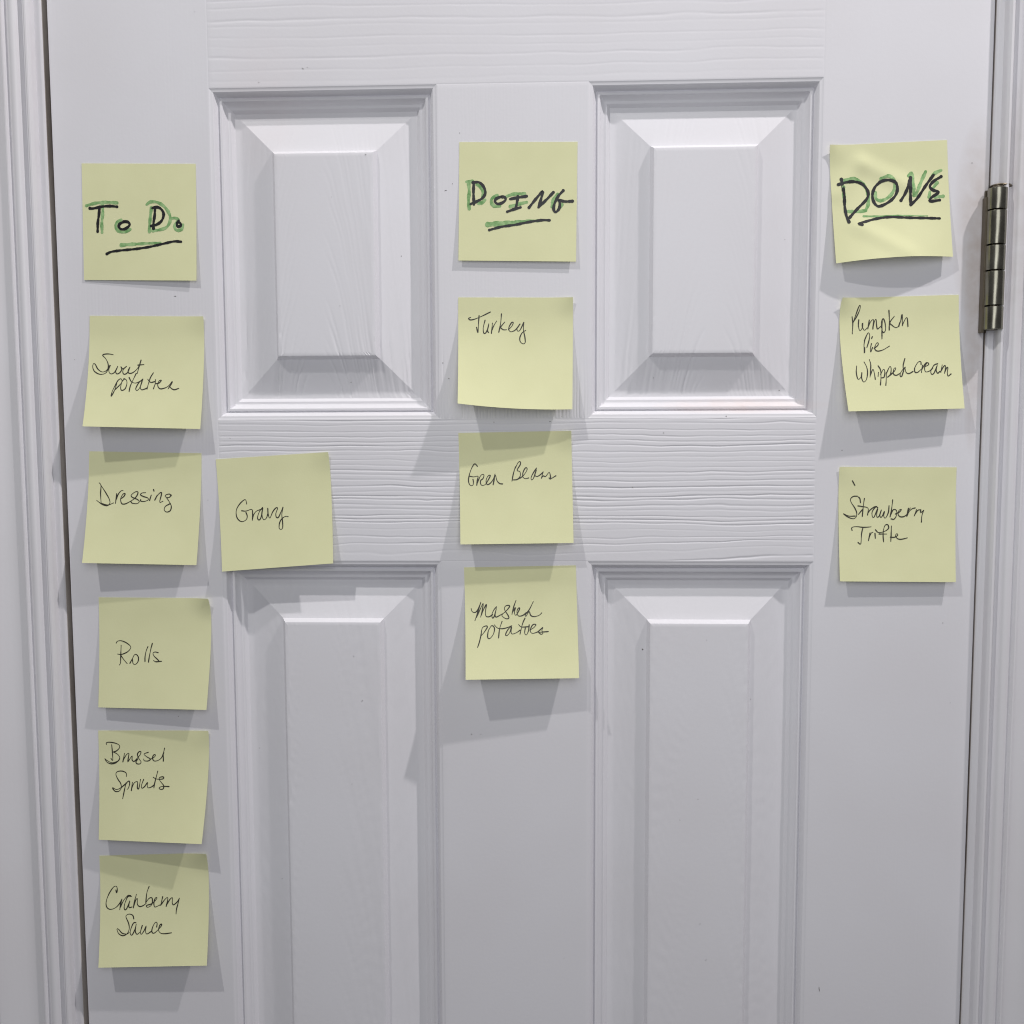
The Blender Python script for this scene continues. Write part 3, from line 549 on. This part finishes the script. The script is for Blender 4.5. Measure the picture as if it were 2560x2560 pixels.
  ('handwriting','p',0.62,[[(413,743),(394,843),(390,980),(404,880)],[(406,756),(446,670),(478,621),(500,659),(483,758),(439,881)],[(520,815),(496,908),(498,964),(533,884)],[(542,691),(530,722)],[(562,897),(625,849),(633,806),(603,811),(568,897),(606,948),(702,932),(818,867)]]),
  ('handwriting','p',0.62,[[(239,1201),(220,1325),(237,1438),(289,1402),(316,1315),(299,1415),(326,1490),(380,1442),(411,1318),(404,1218),(370,1135)],[(463,1094),(478,1195),(444,1406)],[(454,1369),(506,1270),(523,1333),(529,1446)],[(596,1323),(582,1397)],[(601,1211),(635,1286),(627,1423),(605,1548)],[(628,1361),(684,1275),(704,1313),(682,1412),(639,1424)],[(725,1339),(714,1451),(696,1556)],[(731,1339),(796,1228),(816,1266),(794,1366),(742,1414)],[(793,1378),(872,1305),(894,1256),(863,1268),(843,1354),(888,1387),(950,1357)],[(1062,1092),(1022,1222),(1025,1322)],[(1055,1248),(991,1309),(954,1382),(981,1408),(1043,1260),(1060,1335),(1105,1362),(1179,1326)]]),
  ('handwriting','p',0.62,[[(1326,1206),(1324,1156),(1276,1167),(1214,1265),(1214,1340),(1262,1341),(1332,1280)],[(1349,1219),(1320,1349)],[(1330,1305),(1378,1219),(1417,1177)],[(1394,1245),(1456,1209),(1429,1177),(1381,1257),(1393,1338),(1465,1322),(1517,1273)],[(1605,1201),(1544,1224),(1483,1322),(1490,1384),(1534,1361),(1598,1225),(1573,1312),(1593,1369),(1631,1338)],[(1681,1222),(1647,1351)],[(1655,1327),(1702,1253),(1733,1242),(1711,1372)],[(1716,1347),(1754,1273),(1772,1280),(1756,1367),(1767,1423),(1817,1387)]]),
]),
('yellow sticky note reading Strawberry Trifle, lowest in the right column', ((519.37, -24.99), (595.25, -25.47), (595.31, -100.68), (520.04, -100.23), 5.3, 4.7, 0, -0.3, 0, 0, ('TL', 1)), [
  ('pen_tick','p',0.62,[[(233,243),(277,323)]]),
  ('handwriting','p',0.62,[[(377,625),(365,551),(340,527)],[(322,512),(250,517),(205,564),(220,626),(275,712),(311,798),(304,872),(250,907),(165,879),(81,818),(178,860),(286,860)],[(443,551),(426,674),(407,865)],[(333,681),(407,693),(480,705),(510,735),(498,840)],[(341,829),(407,748)],[(504,809),(540,753),(612,698),(654,688)],[(673,710),(636,698),(576,784),(582,870),(612,870),(673,722),(655,821),(660,876),(697,857),(733,752)],[(733,752),(709,820),(721,882),(757,845),(787,771),(775,857),(805,891),(853,795),(865,672)],[(927,573),(907,745),(883,869)],[(889,844),(937,745),(992,757),(992,843),(950,911),(901,905)],[(974,819),(1046,781),(1076,738),(1034,757),(1022,831),(1070,870),(1154,842),(1226,713)],[(1196,719),(1166,861)],[(1172,855),(1214,768),(1262,725),(1310,712)],[(1334,737),(1298,848)],[(1310,817),(1352,755),(1388,743)],[(1406,743),(1406,792),(1454,755)],[(1454,755),(1425,853),(1419,958)]]),
  ('handwriting','p',0.62,[[(230,1112),(224,1063),(297,1044),(430,1056),(557,1046)],[(418,1056),(392,1167),(375,1345),(329,1321)],[(538,1153),(509,1289)],[(518,1240),(562,1153),(588,1141)],[(622,1159),(627,1245)],[(632,1098),(683,1146),(779,1127),(840,1090),(859,1053),(841,1007),(798,1017),(768,1103),(761,1201),(769,1306)],[(694,1171),(825,1170)],[(905,1028),(900,1163),(892,1299)],[(887,1225),(960,1225),(1014,1187),(996,1163),(972,1200),(1008,1249),(1068,1261),(1177,1235)]]),
]),
]

def crom(pts):
    if len(pts) == 2: 
        a, b = pts; return [(a[0]+(b[0]-a[0])*k/6, a[1]+(b[1]-a[1])*k/6) for k in range(7)]
    q = [(2*pts[0][0]-pts[1][0], 2*pts[0][1]-pts[1][1])]+list(pts)+[(2*pts[-1][0]-pts[-2][0], 2*pts[-1][1]-pts[-2][1])]
    out = []
    for i in range(1, len(q)-2):
        p0, p1, p2, p3 = q[i-1:i+3]
        d = math.hypot(p2[0]-p1[0], p2[1]-p1[1]); n = max(3, min(9, int(d*38/.45)))
        for k in range(n):
            t = k/n; t2, t3 = t*t, t*t*t
            out.append(tuple(.5*(2*p1[c]+(p2[c]-p0[c])*t+(2*p0[c]-5*p1[c]+4*p2[c]-p3[c])*t2+(3*p1[c]-p0[c]-3*p2[c]+p3[c])*t3) for c in (0, 1)))
    out.append(tuple(q[-2])); return out

def make_note(label, N, parts, idx):
    S = lambda a, b: Vector(note_point(N, a, b))
    top = (S(0, 0)+S(1, 0))/2
    B = Vector((top.x/1000, 0, Z0+top.z/1000))
    root = empty('sticky_note', B, label, 'sticky note', 'sticky notes on the door')
    n = 30; V = []; F = []
    for s in (0, 1):
        for j in range(n+1):
            for i in range(n+1):
                a, b = i/n, j/n; p = S(a, b)
                if s:
                    e = 1e-3; nn = (S(a+e, b)-S(a-e, b)).cross(S(a, b+e)-S(a, b-e)).normalized()
                    if nn.y > 0: nn = -nn
                    p = p-nn*.11
                V.append(p)
    m1 = (n+1)*(n+1)
    for j in range(n):
        for i in range(n):
            a = j*(n+1)+i; F.append((a, a+n+1, a+n+2, a+1)); F.append((a+m1, a+1+m1, a+n+2+m1, a+n+1+m1))
    rim = [i for i in range(n+1)]+[(j+1)*(n+1)-1 for j in range(1, n+1)]+[n*(n+1)+i for i in range(n-1, -1, -1)]+[j*(n+1) for j in range(n-1, 0, -1)]
    for k in range(len(rim)):
        a, b = rim[k], rim[(k+1) % len(rim)]; F.append((a, b, b+m1, a+m1))
    o = world_child('paper', V, F, root, M_PAPER, True, B); o.data.set_sharp_from_angle(angle=R(50))
    lift = .05
    for (nm, kind, wd, lines) in parts:
        V = []; F = []
        lf = {'g': .07, 'm': .13, 'p': .10}[kind]
        rnd = random.Random(idx*31+len(lines))
        for pl in lines:
            pts = crom([(a/2000, b/2000) for a, b in pl])
            P3 = []; NN = []
            for a, b in pts:
                e = 1e-3; nn = (S(a+e, b)-S(a-e, b)).cross(S(a, b+e)-S(a, b-e)).normalized()
                if nn.y > 0: nn = -nn
                P3.append(S(a, b)+nn*lf); NN.append(nn)
            if len(P3) < 2: continue
            L = [0.0]
            for k in range(1, len(P3)): L.append(L[-1]+(P3[k]-P3[k-1]).length)
            base = len(V); ph_ = rnd.uniform(0, 9)
            cap = 5; rows = []
            for k in range(len(P3)):
                t = (P3[min(k+1, len(P3)-1)]-P3[max(k-1, 0)])
                if t.length < 1e-6: t = Vector((1, 0, 0))
                t.normalize(); sd = t.cross(NN[k]).normalized()
                var = 1+.16*math.sin(L[k]*.9+ph_)+.08*math.sin(L[k]*2.7+ph_)
                if kind == 'p': var = 1+.28*math.sin(L[k]*.55+ph_)
                if kind == 'g' and nm == 'green_underline': var *= 1-.45*L[k]/max(L[-1], 1)
                hw = wd/2*var
                rows.append((P3[k], sd, t, hw, NN[k]))
            # start cap, body, end cap
            def add(p, sd, h):
                V.append(p+sd*h); V.append(p-sd*h)
            p, sd, t, hw, _ = rows[0]
            for c in range(cap, 0, -1):
                a = math.pi/2*c/cap; add(p-t*hw*math.sin(a), sd, max(hw*math.cos(a), .01))
            for (p, sd, t, hw, _) in rows: add(p, sd, hw)
            p, sd, t, hw, _ = rows[-1]
            for c in range(1, cap+1):
                a = math.pi/2*c/cap; add(p+t*hw*math.sin(a), sd, max(hw*math.cos(a), .01))
            cnt = (len(V)-base)//2
            for k in range(cnt-1):
                a = base+2*k; F.append((a, a+1, a+3, a+2))
            lf += .004
        world_child(nm, V, F, root, {'g': M_GREEN, 'm': M_MARK, 'p': M_PEN}[kind], False, B)
    return root
for i, (label, N, parts) in enumerate(NOTES):
    make_note(label, N, parts, i)
